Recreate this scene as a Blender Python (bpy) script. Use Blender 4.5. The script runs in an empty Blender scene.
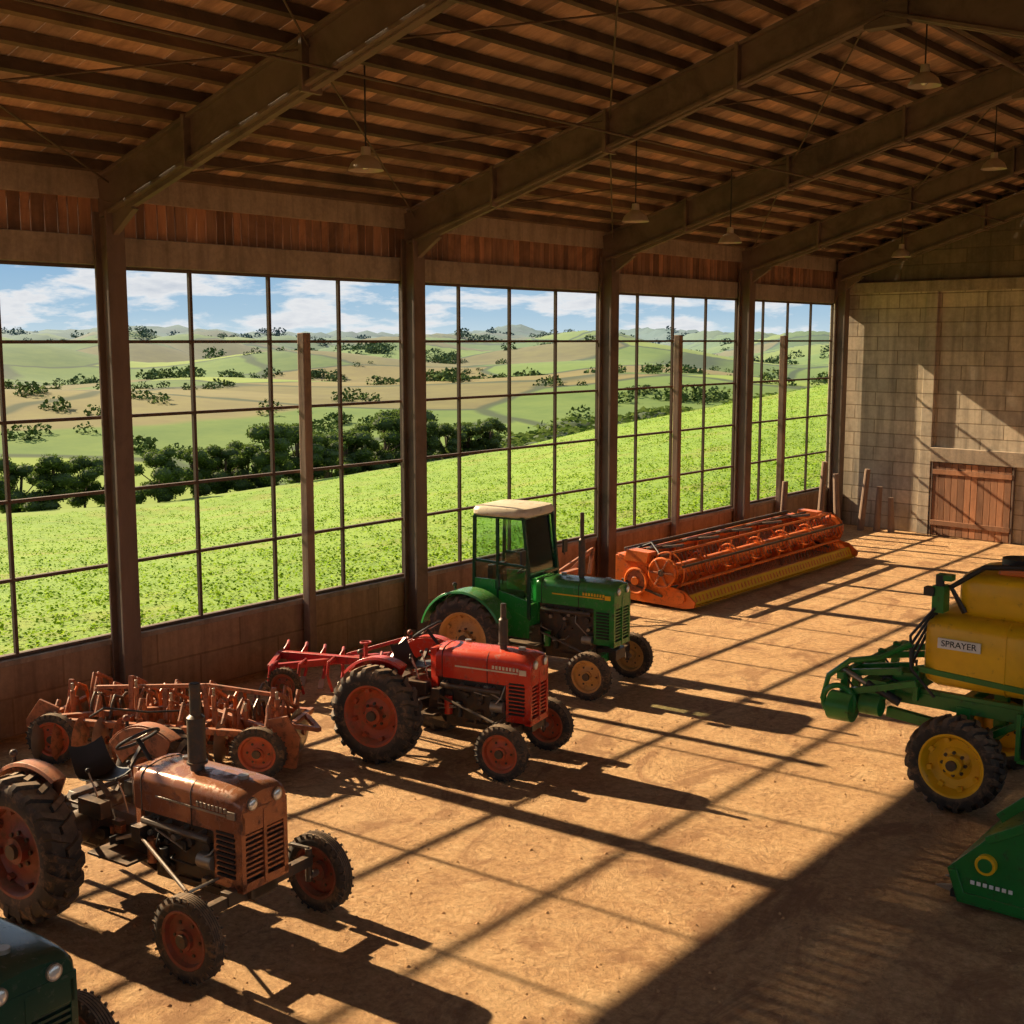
import bpy, bmesh, math, random
import numpy as np
from mathutils import Vector, Matrix, Euler
R=random.Random(7)
S=bpy.context.scene
rad=math.radians
# ------------------------------------------------------------------ builder
def basis(ax):
    ax=Vector(ax).normalized()
    t=Vector((0,0,1)) if abs(ax.z)<.95 else Vector((1,0,0))
    u=t.cross(ax).normalized(); v=ax.cross(u).normalized()
    return ax,u,v
class B:
    def __init__(s): s.v=[];s.f=[];s.m=[];s.mats=[];s.M=None
    def mi(s,m):
        if m not in s.mats: s.mats.append(m)
        return s.mats.index(m)
    def add(s,vs,fs,m):
        o=len(s.v)
        if s.M is not None: vs=[s.M@Vector(p) for p in vs]
        s.v+=[tuple(p) for p in vs]; k=s.mi(m)
        for f in fs: s.f.append([i+o for i in f]); s.m.append(k)
    def box(s,c,d,m,rot=None):
        vs=[Vector((x*d[0]/2,y*d[1]/2,z*d[2]/2)) for x in(-1,1) for y in(-1,1) for z in(-1,1)]
        if rot: 
            E=Euler([rad(a) for a in rot]).to_matrix(); vs=[E@p for p in vs]
        vs=[p+Vector(c) for p in vs]
        s.add(vs,[(0,1,3,2),(4,6,7,5),(0,4,5,1),(2,3,7,6),(0,2,6,4),(1,5,7,3)],m)
    def b2(s,a,b,m):
        s.box([(a[i]+b[i])/2 for i in range(3)],[abs(a[i]-b[i]) for i in range(3)],m)
    def bar(s,p0,p1,w,h,m):
        p0=Vector(p0);p1=Vector(p1);ax,u,v=basis(p1-p0)
        vs=[p+u*a*w/2+v*b*h/2 for p in(p0,p1) for a,b in((-1,-1),(1,-1),(1,1),(-1,1))]
        s.add(vs,[(3,2,1,0),(4,5,6,7),(0,1,5,4),(1,2,6,5),(2,3,7,6),(3,0,4,7)],m)
    def cyl(s,p0,p1,r,m,r1=None,n=14):
        if r1 is None:r1=r
        p0=Vector(p0);p1=Vector(p1);ax,u,v=basis(p1-p0)
        vs=[]
        for p,q in((p0,r),(p1,r1)):
            for i in range(n):
                a=2*math.pi*i/n; vs.append(p+u*q*math.cos(a)+v*q*math.sin(a))
        fs=[(i,(i+1)%n,n+(i+1)%n,n+i) for i in range(n)]+[tuple(range(n))[::-1],tuple(range(n,2*n))]
        s.add(vs,fs,m)
    def tube(s,pts,r,m,n=8):
        pts=[Vector(p) for p in pts]; rings=[]
        pu=None
        for i,p in enumerate(pts):
            d=(pts[min(i+1,len(pts)-1)]-pts[max(i-1,0)])
            ax,u,v=basis(d)
            if pu is not None:
                u=(pu-ax*pu.dot(ax)).normalized(); v=ax.cross(u)
            pu=u
            rings.append([p+u*r*math.cos(2*math.pi*k/n)+v*r*math.sin(2*math.pi*k/n) for k in range(n)])
        s.loft(rings,m)
    def loft(s,rings,m,cap=True,closed=False):
        n=len(rings[0]); vs=[p for r in rings for p in r]; fs=[]
        K=len(rings)
        for j in range(K if closed else K-1):
            a=j*n;b=((j+1)%K)*n
            for i in range(n): fs.append((a+i,a+(i+1)%n,b+(i+1)%n,b+i))
        if cap and not closed: fs+= [tuple(range(n))[::-1],tuple(range((K-1)*n,K*n))]
        s.add(vs,fs,m)
    def lathe(s,prof,o,axd,m,n=40,closed=False):
        o=Vector(o);ax,u,v=basis(axd)
        rings=[]
        for i in range(n):
            a=2*math.pi*i/n; d=u*math.cos(a)+v*math.sin(a)
            rings.append([o+d*r+ax*t for r,t in prof])
        k=len(prof); vs=[p for r in rings for p in r]; fs=[]
        for j in range(n):
            a=j*k;b=((j+1)%n)*k
            for i in range(k if closed else k-1): fs.append((a+i,a+(i+1)%k,b+(i+1)%k,b+i))
        s.add(vs,fs,m)
    def prism(s,poly,m,y0,y1,plane='xz'):
        if plane=='xz': A=[Vector((x,y0,z)) for x,z in poly];C=[Vector((x,y1,z)) for x,z in poly]
        else: A=[Vector((y0,x,z)) for x,z in poly];C=[Vector((y1,x,z)) for x,z in poly]
        s.loft([A,C],m)
    def ball(s,c,r,m,sc=(1,1,1),n=12):
        c=Vector(c);k=n//2+1
        rings=[]
        for j in range(1,k):
            t=math.pi*j/k
            rings.append([c+Vector((r*sc[0]*math.sin(t)*math.cos(2*math.pi*i/n),r*sc[1]*math.sin(t)*math.sin(2*math.pi*i/n),r*sc[2]*math.cos(t))) for i in range(n)])
        s.loft(rings,m)
    def torus(s,c,axd,R0,r,m,n=28,k=8):
        prof=[(R0+r*math.cos(2*math.pi*i/k),r*math.sin(2*math.pi*i/k)) for i in range(k)]
        s.lathe(prof,c,axd,m,n,True)
    def mesh(s,name,ang=35):
        me=bpy.data.meshes.new(name); me.from_pydata(s.v,[],s.f)
        for m in s.mats: me.materials.append(m)
        me.polygons.foreach_set('material_index',s.m)
        bm=bmesh.new(); bm.from_mesh(me); bmesh.ops.recalc_face_normals(bm,faces=bm.faces); bm.to_mesh(me); bm.free()
        me.polygons.foreach_set('use_smooth',[True]*len(me.polygons))
        try: me.set_sharp_from_angle(angle=rad(ang))
        except Exception as e: print(e)
        me.update(); return me
    def out(s,name,parent=None,bevel=0,loc=(0,0,0)):
        ob=link(name,s.mesh(name),parent,loc)
        if bevel:
            md=ob.modifiers.new('bevel','BEVEL'); md.width=bevel; md.segments=2; md.limit_method='ANGLE'; md.angle_limit=rad(50)
            md.harden_normals=False
        return ob
def link(name,me,parent=None,loc=(0,0,0),rot=(0,0,0)):
    ob=bpy.data.objects.new(name,me); S.collection.objects.link(ob); ob.location=loc; ob.rotation_euler=rot
    if parent: ob.parent=parent
    return ob
def empty(name,loc,rz=0):
    e=bpy.data.objects.new(name,None); S.collection.objects.link(e); e.location=loc; e.rotation_euler=(0,0,rad(rz)); e.empty_display_size=.3
    return e
# ------------------------------------------------------------------ materials
def mk(name):
    m=bpy.data.materials.new(name); m.use_nodes=True; nt=m.node_tree
    return m,nt,nt.nodes['Principled BSDF']
def N(nt,t,**k):
    n=nt.nodes.new(t)
    for a,b in k.items(): setattr(n,a,b)
    return n
def ramp(nt,fac,stops,interp='LINEAR'):
    r=N(nt,'ShaderNodeValToRGB'); e=r.color_ramp; e.interpolation=interp
    while len(e.elements)<len(stops): e.elements.new(.5)
    for x,(p,c) in zip(e.elements,stops): x.position=p; x.color=(*c,1) if len(c)==3 else c
    nt.links.new(fac,r.inputs[0]); return r.outputs[0]
def noise(nt,vec,scale,detail=5,rough=.6,dist=0):
    n=N(nt,'ShaderNodeTexNoise'); n.inputs['Scale'].default_value=scale; n.inputs['Detail'].default_value=detail
    n.inputs['Roughness'].default_value=rough; n.inputs['Distortion'].default_value=dist
    if vec is not None: nt.links.new(vec,n.inputs['Vector'])
    return n.outputs['Fac']
def mix(nt,f,a,b,mode='MIX'):
    n=N(nt,'ShaderNodeMix',data_type='RGBA',blend_type=mode)
    for i,x in((0,f),(6,a),(7,b)):
        if isinstance(x,(int,float)): n.inputs[i].default_value=x
        elif isinstance(x,tuple): n.inputs[i].default_value=(*x,1)
        else: nt.links.new(x,n.inputs[i])
    return n.outputs[2]
def bump(nt,p,h,st=.3,dist=.02):
    b=N(nt,'ShaderNodeBump'); b.inputs['Strength'].default_value=st; b.inputs['Distance'].default_value=dist
    nt.links.new(h,b.inputs['Height']); nt.links.new(b.outputs[0],p.inputs['Normal'])
def coords(nt,scale=None,which='Object'):
    t=N(nt,'ShaderNodeTexCoord'); o=t.outputs[which]
    if scale:
        m=N(nt,'ShaderNodeMapping'); m.inputs['Scale'].default_value=scale; nt.links.new(o,m.inputs[0]); o=m.outputs[0]
    return o
def sc(c,k): return tuple(min(1,x*k) for x in c)
def paint(name,c,rough=.38,wear=.5,wc=(.16,.07,.03),dust=.35,metal=0):
    m,nt,p=mk(name); v=coords(nt)
    big=noise(nt,v,3,3); c1=mix(nt,big,sc(c,.7),sc(c,1.15))
    w=noise(nt,v,9,8,.7,.3); wf=ramp(nt,w,[(.62-.18*wear,(0,0,0)),(.72-.12*wear,(1,1,1))])
    c2=mix(nt,wf,c1,wc)
    g=N(nt,'ShaderNodeNewGeometry'); sp=N(nt,'ShaderNodeSeparateXYZ'); nt.links.new(g.outputs['Normal'],sp.inputs[0])
    mu=N(nt,'ShaderNodeMath',operation='MULTIPLY'); nt.links.new(sp.outputs[2],mu.inputs[0])
    mu2=N(nt,'ShaderNodeMath',operation='MULTIPLY',use_clamp=True); mu2.inputs[1].default_value=dust
    nt.links.new(noise(nt,v,14,6),mu.inputs[1]); nt.links.new(mu.outputs[0],mu2.inputs[0])
    c3=mix(nt,mu2.outputs[0],c2,(.36,.23,.13))
    nt.links.new(c3,p.inputs['Base Color']); p.inputs['Metallic'].default_value=metal
    rr=mix(nt,wf,(rough,)*3,(.8,)*3); nt.links.new(rr,p.inputs['Roughness']); bump(nt,p,w,.08,.01)
    return m
def plain(name,c,rough=.6,metal=0,var=.25,scale=8,emit=None):
    m,nt,p=mk(name); v=coords(nt); n=noise(nt,v,scale,6,.65)
    nt.links.new(mix(nt,n,sc(c,1-var),sc(c,1+var)),p.inputs['Base Color'])
    p.inputs['Roughness'].default_value=rough;p.inputs['Metallic'].default_value=metal
    bump(nt,p,n,.15,.01); return m
M_tyre=paint('tyre_rubber',(.035,.031,.028),.8,.6,(.17,.105,.06),1.2)
M_black=plain('black_parts',(.028,.025,.023),.5,.2)
M_eng=paint('engine_iron',(.065,.05,.038),.45,.7,(.14,.075,.04),.5,.2)
M_steel=plain('worn_steel',(.34,.29,.23),.38,.6)
M_cop=paint('copper_paint',(.35,.125,.06),.2,.65,(.13,.05,.025),.4,.25)
M_rimr=paint('rim_red',(.24,.045,.025),.45,.7,(.14,.06,.035),.6)
M_rimo=paint('rim_orange',(.48,.085,.03),.45,.65,(.25,.10,.045),.6)
M_red=paint('red_paint',(.60,.035,.016),.25,.4,(.24,.045,.02),.4)
M_green=paint('green_paint',(.025,.25,.045),.25,.35,(.045,.10,.03),.4)
M_green2=paint('sprayer_green',(.016,.19,.032),.28,.35,(.035,.08,.02),.3)
M_dkgreen=paint('dark_green_paint',(.014,.06,.034),.2,.2,(.03,.05,.03),.15)
M_orange=paint('implement_orange',(.78,.17,.022),.36,.45,(.34,.09,.025),.25)
M_rust=paint('rusty_orange',(.44,.14,.055),.5,.8,(.17,.07,.035),.35)
M_impred=paint('implement_red',(.44,.025,.025),.4,.55,(.17,.04,.025),.25)
M_yel=paint('yellow_paint',(.88,.50,.010),.32,.15,(.50,.26,.02),.1)
M_cream=paint('cab_roof_white',(.70,.60,.43),.5,.4,(.45,.34,.22),.2)
M_white=plain('label_white',(.75,.73,.68),.5,0,.05)
M_dark=plain('grille_dark',(.012,.01,.009),.8)
m,nt,p=mk('lamp_glass');p.inputs['Base Color'].default_value=(.85,.83,.75,1);p.inputs['Roughness'].default_value=.12;p.inputs['Metallic'].default_value=.4;M_lamp=m
m,nt,p=mk('cab_glass'); nt.nodes.remove(p); o=nt.nodes['Material Output']
tr=N(nt,'ShaderNodeBsdfTransparent');tr.inputs[0].default_value=(.76,.88,.82,1)
gl=N(nt,'ShaderNodeBsdfGlossy');gl.inputs['Roughness'].default_value=.05;gl.inputs[0].default_value=(.85,.95,.9,1)
fr=N(nt,'ShaderNodeFresnel');fr.inputs[0].default_value=1.7
ms=N(nt,'ShaderNodeMixShader');nt.links.new(fr.outputs[0],ms.inputs[0]);nt.links.new(tr.outputs[0],ms.inputs[1]);nt.links.new(gl.outputs[0],ms.inputs[2]);nt.links.new(ms.outputs[0],o.inputs[0]);M_glass=m

def wood(name,c,c2,island=True,axis=(1,1,12),rough=.85):
    m,nt,p=mk(name); v=coords(nt,axis)
    n=noise(nt,v,2.2,7,.65,.4)
    c1=mix(nt,n,c,c2)
    st=noise(nt,coords(nt),.7,7,.7,.6); c1=mix(nt,ramp(nt,st,[(.48,(0,0,0)),(.68,(.75,.75,.75))]),c1,sc(c,.55))
    if island:
        g=N(nt,'ShaderNodeNewGeometry')
        f=ramp(nt,g.outputs['Random Per Island'],[(0,(.45,.41,.38)),(.5,(.85,.85,.85)),(1,(1.35,1.2,1.05))])
        c1=mix(nt,1.0,c1,f,'MULTIPLY')
    nt.links.new(c1,p.inputs['Base Color']);p.inputs['Roughness'].default_value=rough;bump(nt,p,n,.4,.02);return m
M_board=wood('wall_boards',(.14,.065,.038),(.50,.26,.14),True,(5,5,.7))
M_timber=wood('roof_timber',(.06,.038,.023),(.20,.128,.078),True,(3,.4,3))
M_rafter=wood('rafter_steel_wood',(.075,.049,.034),(.23,.155,.108),False,(1,1,1),.7)
M_col=wood('column_rusty',(.075,.047,.032),(.22,.138,.092),False,(2,2,.5),.7)
M_post=wood('post_timber',(.15,.09,.06),(.36,.23,.15),False,(6,6,.6))
M_deck=wood('roof_deck',(.21,.13,.078),(.72,.50,.32),True,(.8,5,1))
M_door=wood('door_boards',(.20,.085,.04),(.48,.24,.125),True,(5,5,.6))
M_bar=plain('window_bar_rust',(.10,.062,.04),.7,.2)
def concrete(name,c,scale=1.2,brick=None,dirt=.7,mort=(.68,.64,.58,1)):
    m,nt,p=mk(name); v=coords(nt)
    n=noise(nt,v,scale,8,.65,.3); n2=noise(nt,v,scale*9,6,.7)
    a=ramp(nt,n,[(.3,sc(c,.55)),(.52,c),(.75,sc(c,1.25))])
    a=mix(nt,.35,a,ramp(nt,n2,[(.3,sc(c,.5)),(.7,sc(c,1.4))]))
    vs=coords(nt,(3,3,.25)); st=noise(nt,vs,1.5,5,.6); a=mix(nt,ramp(nt,st,[(.46,(0,0,0)),(.75,(dirt,dirt,dirt))]),a,sc(c,.4))
    h=n2
    if brick:
        sx=N(nt,'ShaderNodeSeparateXYZ'); nt.links.new(v,sx.inputs[0]); cb=N(nt,'ShaderNodeCombineXYZ')
        nt.links.new(sx.outputs[brick[0]],cb.inputs[0]); nt.links.new(sx.outputs[2],cb.inputs[1])
        br=N(nt,'ShaderNodeTexBrick'); nt.links.new(cb.outputs[0],br.inputs[0]); br.inputs['Scale'].default_value=1
        br.inputs['Brick Width'].default_value=brick[1]; br.inputs['Row Height'].default_value=brick[2]; br.inputs['Mortar Size'].default_value=.02; br.inputs['Mortar Smooth'].default_value=.5
        br.inputs['Color1'].default_value=(.78,.78,.78,1);br.inputs['Color2'].default_value=(1.08,1.05,1.0,1);br.inputs['Mortar'].default_value=mort
        a=mix(nt,1.0,a,br.outputs[0],'MULTIPLY'); h=br.outputs[0]
    nt.links.new(a,p.inputs['Base Color']); p.inputs['Roughness'].default_value=.9; bump(nt,p,h,.3,.025); return m
M_sill=concrete('low_wall_plaster',(.38,.235,.135),1.0,(1,1.6,.55))
M_back=concrete('block_wall',(.50,.41,.305),.8,(0,1.3,.40),.9,(.50,.46,.40,1))
M_gable_shade=concrete('gable_shaded',(.18,.13,.085),.8,(0,1.3,.40))  # block wall darkened in colour to paint the shade up in the gable
M_conc=concrete('concrete_beam',(.33,.25,.175),1.5)
# floor
m,nt,p=mk('earth_floor');v=coords(nt)
n1=noise(nt,v,.22,6,.6,.6);n2=noise(nt,v,1.3,10,.78,.5);n3=noise(nt,v,12,8,.8);n4=noise(nt,coords(nt,(.8,.45,1)),1.1,9,.72,1.4);n5=noise(nt,v,4.5,8,.75,1.);n6=noise(nt,v,40,5,.8)
a=ramp(nt,n1,[(.3,(.50,.24,.09)),(.5,(.66,.36,.15)),(.72,(.80,.49,.23))])
a=mix(nt,.6,a,ramp(nt,n2,[(.34,(.32,.14,.052)),(.5,(.66,.36,.15)),(.66,(.98,.66,.34))]))
a=mix(nt,.42,a,ramp(nt,n3,[(.36,(.25,.115,.045)),(.5,(.66,.38,.17)),(.64,(.98,.68,.38))]))
a=mix(nt,ramp(nt,n4,[(.52,(0,0,0)),(.61,(.7,.7,.7))]),a,(.34,.155,.06))
a=mix(nt,ramp(nt,n5,[(.56,(0,0,0)),(.63,(.45,.45,.45))]),a,(.26,.12,.05))
a=mix(nt,ramp(nt,n6,[(.62,(0,0,0)),(.68,(.5,.5,.5))]),a,(.2,.1,.045))
nt.links.new(a,p.inputs['Base Color']);p.inputs['Roughness'].default_value=.92
ad=N(nt,'ShaderNodeMath',operation='ADD');nt.links.new(n2,ad.inputs[0]);nt.links.new(n3,ad.inputs[1])
ad2=N(nt,'ShaderNodeMath',operation='ADD');nt.links.new(ad.outputs[0],ad2.inputs[0]);nt.links.new(n5,ad2.inputs[1]);bump(nt,p,ad2.outputs[0],.95,.13);M_floor=m
M_bounce_yard=plain('bounce_yard_earth',(.50,.29,.14),.95,0,.3,1)

# ------------------------------------------------------------------ barn shell
YB=-8.27; YE=35.4; W=18.0; BAY=6.26
cols=[10.51+BAY*i for i in range(-3,4)]
cols[0]+=.2
SILL=1.1; WT=6.57
SL=.294
SK=-7.0
b=B(); b.b2((-.3,YB-.3,-.25),(W+.3,36.5,0),M_floor); floor=b.out('floor')
b=B(); b.b2((-.3,YB,-.3),(0,YE,SILL-.08),M_sill)
b.b2((-.34,YB,SILL-.08),(.05,YE,SILL),M_conc)
b.b2((-.25,YB,WT),(0.02,YE,6.98),M_conc)
b.b2((-.25,YB,7.5),(.0,YE,7.9),M_conc)
y=YB
while y<YE:
    w=R.uniform(.14,.22); b.b2((-.12-R.uniform(0,.02),y,6.96),(-.08,y+w-.008,7.52),M_board); y+=w
b.out('wall_left',bevel=.01)
allc=cols+[YE-.3]
for i,cy in enumerate(allc):
    b=B()
    b.b2((.06,cy-.06,0),(.36,cy+.06,7.3),M_col); b.b2((.055,cy-.15,0),(.10,cy+.15,7.3),M_col); b.b2((.34,cy-.15,0),(.39,cy+.15,7.3),M_col)
    b.b2((.055,cy-.19,0),(.42,cy+.19,.12),M_conc)
    b.out('column' ,bevel=.008)
for i in range(len(allc)-1):
    y0=allc[i]+.02; y1=allc[i+1]-.02
    b=B()
    for k in range(5):
        yy=y0+(y1-y0)*k/4; w=.05
        b.b2((-.1,yy-w/2,SILL),(-.04,yy+w/2,WT),M_bar)
    for k in range(6):
        z=SILL+(WT-SILL)*k/5
        z=min(max(z,SILL+.03),WT-.03)
        b.b2((-.105,y0,z-.024),(-.035,y1,z+.024),M_bar)
    b.out('window_%d'%(i+1))
for yy in(1.5,14.2,26.1,31.6):
    b=B(); b.b2((.06,yy-.08,0),(.22,yy+.08,5.62),M_post); b.out('support_post',bevel=.012)
tb=rad(SK)
e=empty('wall_back',(0,YE,0),SK)
b=B(); WL=W/math.cos(tb)
b.prism([(-.3,-.3),(WL+.3,-.3),(WL+.3,7.0),(-.3,7.0)],M_back,0,.3)
b.prism([(-.3,7.0),(WL+.3,7.0),(WL+.3,7.9),(WL/2,7.95+SL*9),(-.3,7.9)],M_gable_shade,.01,.3)
for xx in(3.0,9.0,15.):
    b.b2((xx-.17,-.12,0),(xx+.17,.02,7.0),M_back)
b.b2((0.1,-.16,6.85),(WL,.02,7.15),M_conc)
b.b2((3.17,-.14,2.1),(8.83,.02,2.5),M_conc)
b.out('blocks',e,.01)
e2=empty('door_1',(math.cos(tb)*4.4,YE+math.sin(tb)*4.4,0),SK)
b=B(); x=-1.15
while x<1.1:
    w=.19; b.b2((x,-.09,.02),(x+w-.012,-.03,2.08),M_door); x+=w
for z in(.3,1.75): b.b2((-1.15,-.12,z),(1.15,-.09,z+.14),M_door)
b.b2((-1.2,-.11,0),(-1.15,-.01,2.1),M_col);b.b2((1.15,-.11,0),(1.2,-.01,2.1),M_col)
b.out('planks',e2,.006)
b=B(); b.b2((W,YB,-.3),(W+.3,33.4,SILL),M_sill); b.b2((W,YB,WT),(W+.25,33.4,8.0),M_conc)  # unseen wall, left open from sill to beam to admit sky fill
for cy in cols: b.b2((W,cy-.15,0),(W+.25,cy+.15,7.9),M_col)
b.out('wall_right')
b=B()
for i in range(len(allc)-1):
    for k in range(1,4):
        yy=allc[i]+BAY*k/4
        if yy<33: b.b2((W+.08,yy-.025,SILL),(W+.14,yy+.025,WT),M_bar)
for k in range(1,5):
    z=SILL+(WT-SILL)*k/5; b.b2((W+.08,YB,z-.025),(W+.14,33.1,z+.025),M_bar)
b.out('window_8')  # bars of the unseen right openings, added to let sky light in
b=B(); b.prism([(-.3,-.3),(2.5,-.3),(2.5,6.4),(15.5,6.4),(15.5,-.3),(W+.3,-.3),(W+.3,7.9),(W/2,7.95+SL*9),(-.3,7.9)],M_back,YB-.3,YB); b.out('wall_front')  # unseen wall; wide doorway cut in as an added opening for sky fill
def rafter(cy,e=None,W=W):
    b=B()
    for sgn in(0,1):
        X=lambda x:(x if sgn==0 else W-x)
        poly=[(X(.15),7.0),(X(.5),7.22),(X(W/2),7.14+SL*9),(X(W/2),7.76+SL*9),(X(.06),7.76)]
        b.prism(poly,M_rafter,cy-.045,cy+.045)
        for z0 in(0,.56):
            b.bar((X(.2),cy,7.17+z0+SL*.2),(X(W/2),cy,7.17+z0+SL*9),.26,.05,M_rafter)
        for xx in(2.2,4.5,6.8):
            z=7.14+SL*xx; b.prism([(X(xx-.03),z-.05),(X(xx+.03),z-.05),(X(xx+.03),z+.62),(X(xx-.03),z+.62)],M_rafter,cy-.16,cy+.16)
        b.prism([(X(.06),6.75),(X(.9),7.3),(X(.06),7.5)],M_rafter,cy-.05,cy+.05)
    b.prism([(W/2-.3,7.0+SL*9),(W/2+.3,7.0+SL*9),(W/2+.3,7.7+SL*9),(W/2-.3,7.7+SL*9)],M_rafter,cy-.1,cy+.1)
    if e: b.out('beam',e,.006)
    else: b.out('rafter',bevel=.006)
for cy in cols: rafter(cy)
rafter(0,empty('gable_rafter',(0.02,YE-.34,0),SK),WL)
b=B()
for sgn in(0,1):
    x=.25
    while x<9:
        X=x if sgn==0 else W-x
        z=7.84+SL*x
        b.box((X,(YB+YE)/2,z),(.08,YE-YB,.15),M_timber,(0,(-16.4 if sgn==0 else 16.4),0))
        x+=.56
b.out('roof_purlins')
b=B()
for sgn in(0,1):
    y=YB-.3
    while y<36.:
        w=.42
        p0=(-.5,7.93-SL*.5) if sgn==0 else (W+.5,7.93-SL*.5)
        A=Vector((p0[0],y+w/2,p0[1]+.03)); C=Vector((9,y+w/2,7.96+SL*9))
        b.bar(A,C,w-.006,.05,M_deck); y+=w
b.out('ceiling')
b=B()
for i in range(1,len(allc)-1):
    y0=allc[i-1];y1=allc[i]
    for xa,xb in((.3,4.5),(4.5,9)):
        b.cyl((xa,y0,7.6+SL*xa),(xb,y1,7.6+SL*xb),.014,M_bar,n=6)
        b.cyl((xb,y0,7.6+SL*xb),(xa,y1,7.6+SL*xa),.014,M_bar,n=6)
b.cyl((9,YB,10.0),(9,YE-1.3,10.0),.05,M_rafter,n=8)
b.cyl((5.,YB,8.6),(5.,YE-.8,8.6),.02,M_bar,n=6)
b.out('roof_bracing')
M_shade=plain('lamp_shade_tin',(.46,.37,.27),.5,.3)
def pendant(x,y,z,first=False):
    e=empty('pendant_lamp',(x,y,z)); b=B()
    top=(7.9+SL*(x if x<9 else W-x))-z
    b.lathe([(.235,-.1),(.23,-.085),(.19,.0),(.12,.06),(.07,.09),(.06,.2),(.0,.21)],(0,0,0),(0,0,1),M_shade,28)
    b.cyl((0,0,.2),(0,0,top),.012,M_black,n=6); b.out('shade',e)
    b=B(); b.ball((0,0,-.03),.06,M_lamp); b.out('bulb',e)
for q in((4,11.9,7.8),(4,18.3,7.6),(3.6,22.3,7.5),(9,18.15,9.2),(7.9,24.6,8.8),(4,30,7.6),(9,5,9.2)): pendant(*q)

# ------------------------------------------------------------------ wheels
def tyre_ag(b,Rr,w,rr,nl=20):
    Rb=Rr-.045
    prof=[(rr,-w*.40),(rr+.03,-w*.46),(Rb*.82,-w*.5),(Rb*.93,-w*.49),(Rb*.985,-w*.40),(Rb,-w*.2),(Rb,w*.2),(Rb*.985,w*.40),(Rb*.93,w*.49),(Rb*.82,w*.5),(rr+.03,w*.46),(rr,w*.40)]
    b.lathe(prof,(0,0,0),(0,1,0),M_tyre,48,True)
    for i in range(nl):
        for sgn in(-1,1):
            th=2*math.pi*(i+(0 if sgn<0 else .5))/nl
            rings=[]
            for yy,da,ro,ri in((-.03,0,Rr,Rb-.02),(.22*w,.07,Rr,Rb-.02),(.42*w,.14,Rr-.012,Rb*.96),(.515*w,.17,Rb*.97,Rb*.9),(.52*w,.20,Rb*.86,Rb*.80)):
                a=th+da; hw=.032/Rr*1.0
                q=[]
                for r,aa in((ri,a-hw*1.4),(ro,a-hw),(ro,a+hw),(ri,a+hw*1.4)):
                    q.append(Vector((r*math.cos(aa),sgn*yy,r*math.sin(aa))))
                rings.append(q)
            b.loft(rings,M_tyre)
def wheel_rear(Rr,w,rim,rr=None,hubm=None):
    rr=rr or Rr*.6; b=B(); tyre_ag(b,Rr,w,rr)
    b.lathe([(rr+.035,-w*.40),(rr+.03,-w*.45),(rr,-w*.44),(rr-.03,-w*.34),(rr-.04,-w*.1),(rr*.86,-w*.06),(rr*.55,-w*.02),(rr*.42,-w*.12),(rr*.34,-w*.14),(rr*.3,-w*.12)],(0,0,0),(0,1,0),rim,40)
    b.lathe([(rr-.04,-w*.1),(rr-.03,w*.34),(rr,w*.43),(rr+.03,w*.44)],(0,0,0),(0,1,0),rim,40)
    b.cyl((0,-w*.34,0),(0,w*.3,0),rr*.3,hubm or rim,n=20); b.cyl((0,-w*.46,0),(0,-w*.3,0),rr*.17,M_eng,n=16)
    for i in range(8):
        a=2*math.pi*i/8; x=math.cos(a)*rr*.38;z=math.sin(a)*rr*.38
        b.cyl((x,-w*.19,z),(x,-w*.1,z),.022,M_eng,n=6)
        x=math.cos(a+.3)*(rr-.06);z=math.sin(a+.3)*(rr-.06)
        b.box((x,-w*.13,z),(.06,.06,.06),rim,(0,-math.degrees(a+.3),0))
    return b.mesh('rear_wheel',40)
def wheel_front(Rf,w,rim):
    b=B(); rr=Rf*.66
    pr=[(rr,-w*.36),(Rf*.78,-w*.5),(Rf*.9,-w*.48),(Rf*.955,-w*.38)]
    for k in range(-2,3):
        y=k*w*.15; pr+= [(Rf*.96,y-w*.075),(Rf,y-w*.045),(Rf,y+w*.045),(Rf*.96,y+w*.075)]
    pr+=[(Rf*.955,w*.38),(Rf*.9,w*.48),(Rf*.78,w*.5),(rr,w*.36)]
    b.lathe(pr,(0,0,0),(0,1,0),M_tyre,44,True)
    for i in range(28):
        a=2*math.pi*i/28
        for s in(-1,1):
            b.box((math.cos(a)*Rf*.945,s*w*.45,math.sin(a)*Rf*.945),(.05,w*.1,.022),M_tyre,(0,-math.degrees(a),0))
    b.lathe([(rr+.02,-w*.38),(rr+.01,-w*.44),(rr-.015,-w*.4),(rr-.03,-w*.1),(rr*.75,-w*.02),(rr*.5,-w*.12),(rr*.4,-w*.2),(rr*.36,-w*.2)],(0,0,0),(0,1,0),rim,36)
    b.lathe([(rr-.03,-w*.1),(rr-.015,w*.36),(rr+.01,w*.42),(rr+.02,w*.38)],(0,0,0),(0,1,0),rim,36)
    b.cyl((0,-w*.42,0),(0,w*.2,0),rr*.36,rim,n=18); b.cyl((0,-w*.62,0),(0,-w*.4,0),rr*.24,M_eng,n=14)
    for i in range(6):
        a=2*math.pi*i/6; b.cyl((math.cos(a)*rr*.6,-w*.16,math.sin(a)*rr*.6),(math.cos(a)*rr*.6,-w*.04,math.sin(a)*rr*.6),.016,M_eng,n=6)
    return b.mesh('front_wheel',40)
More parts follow.
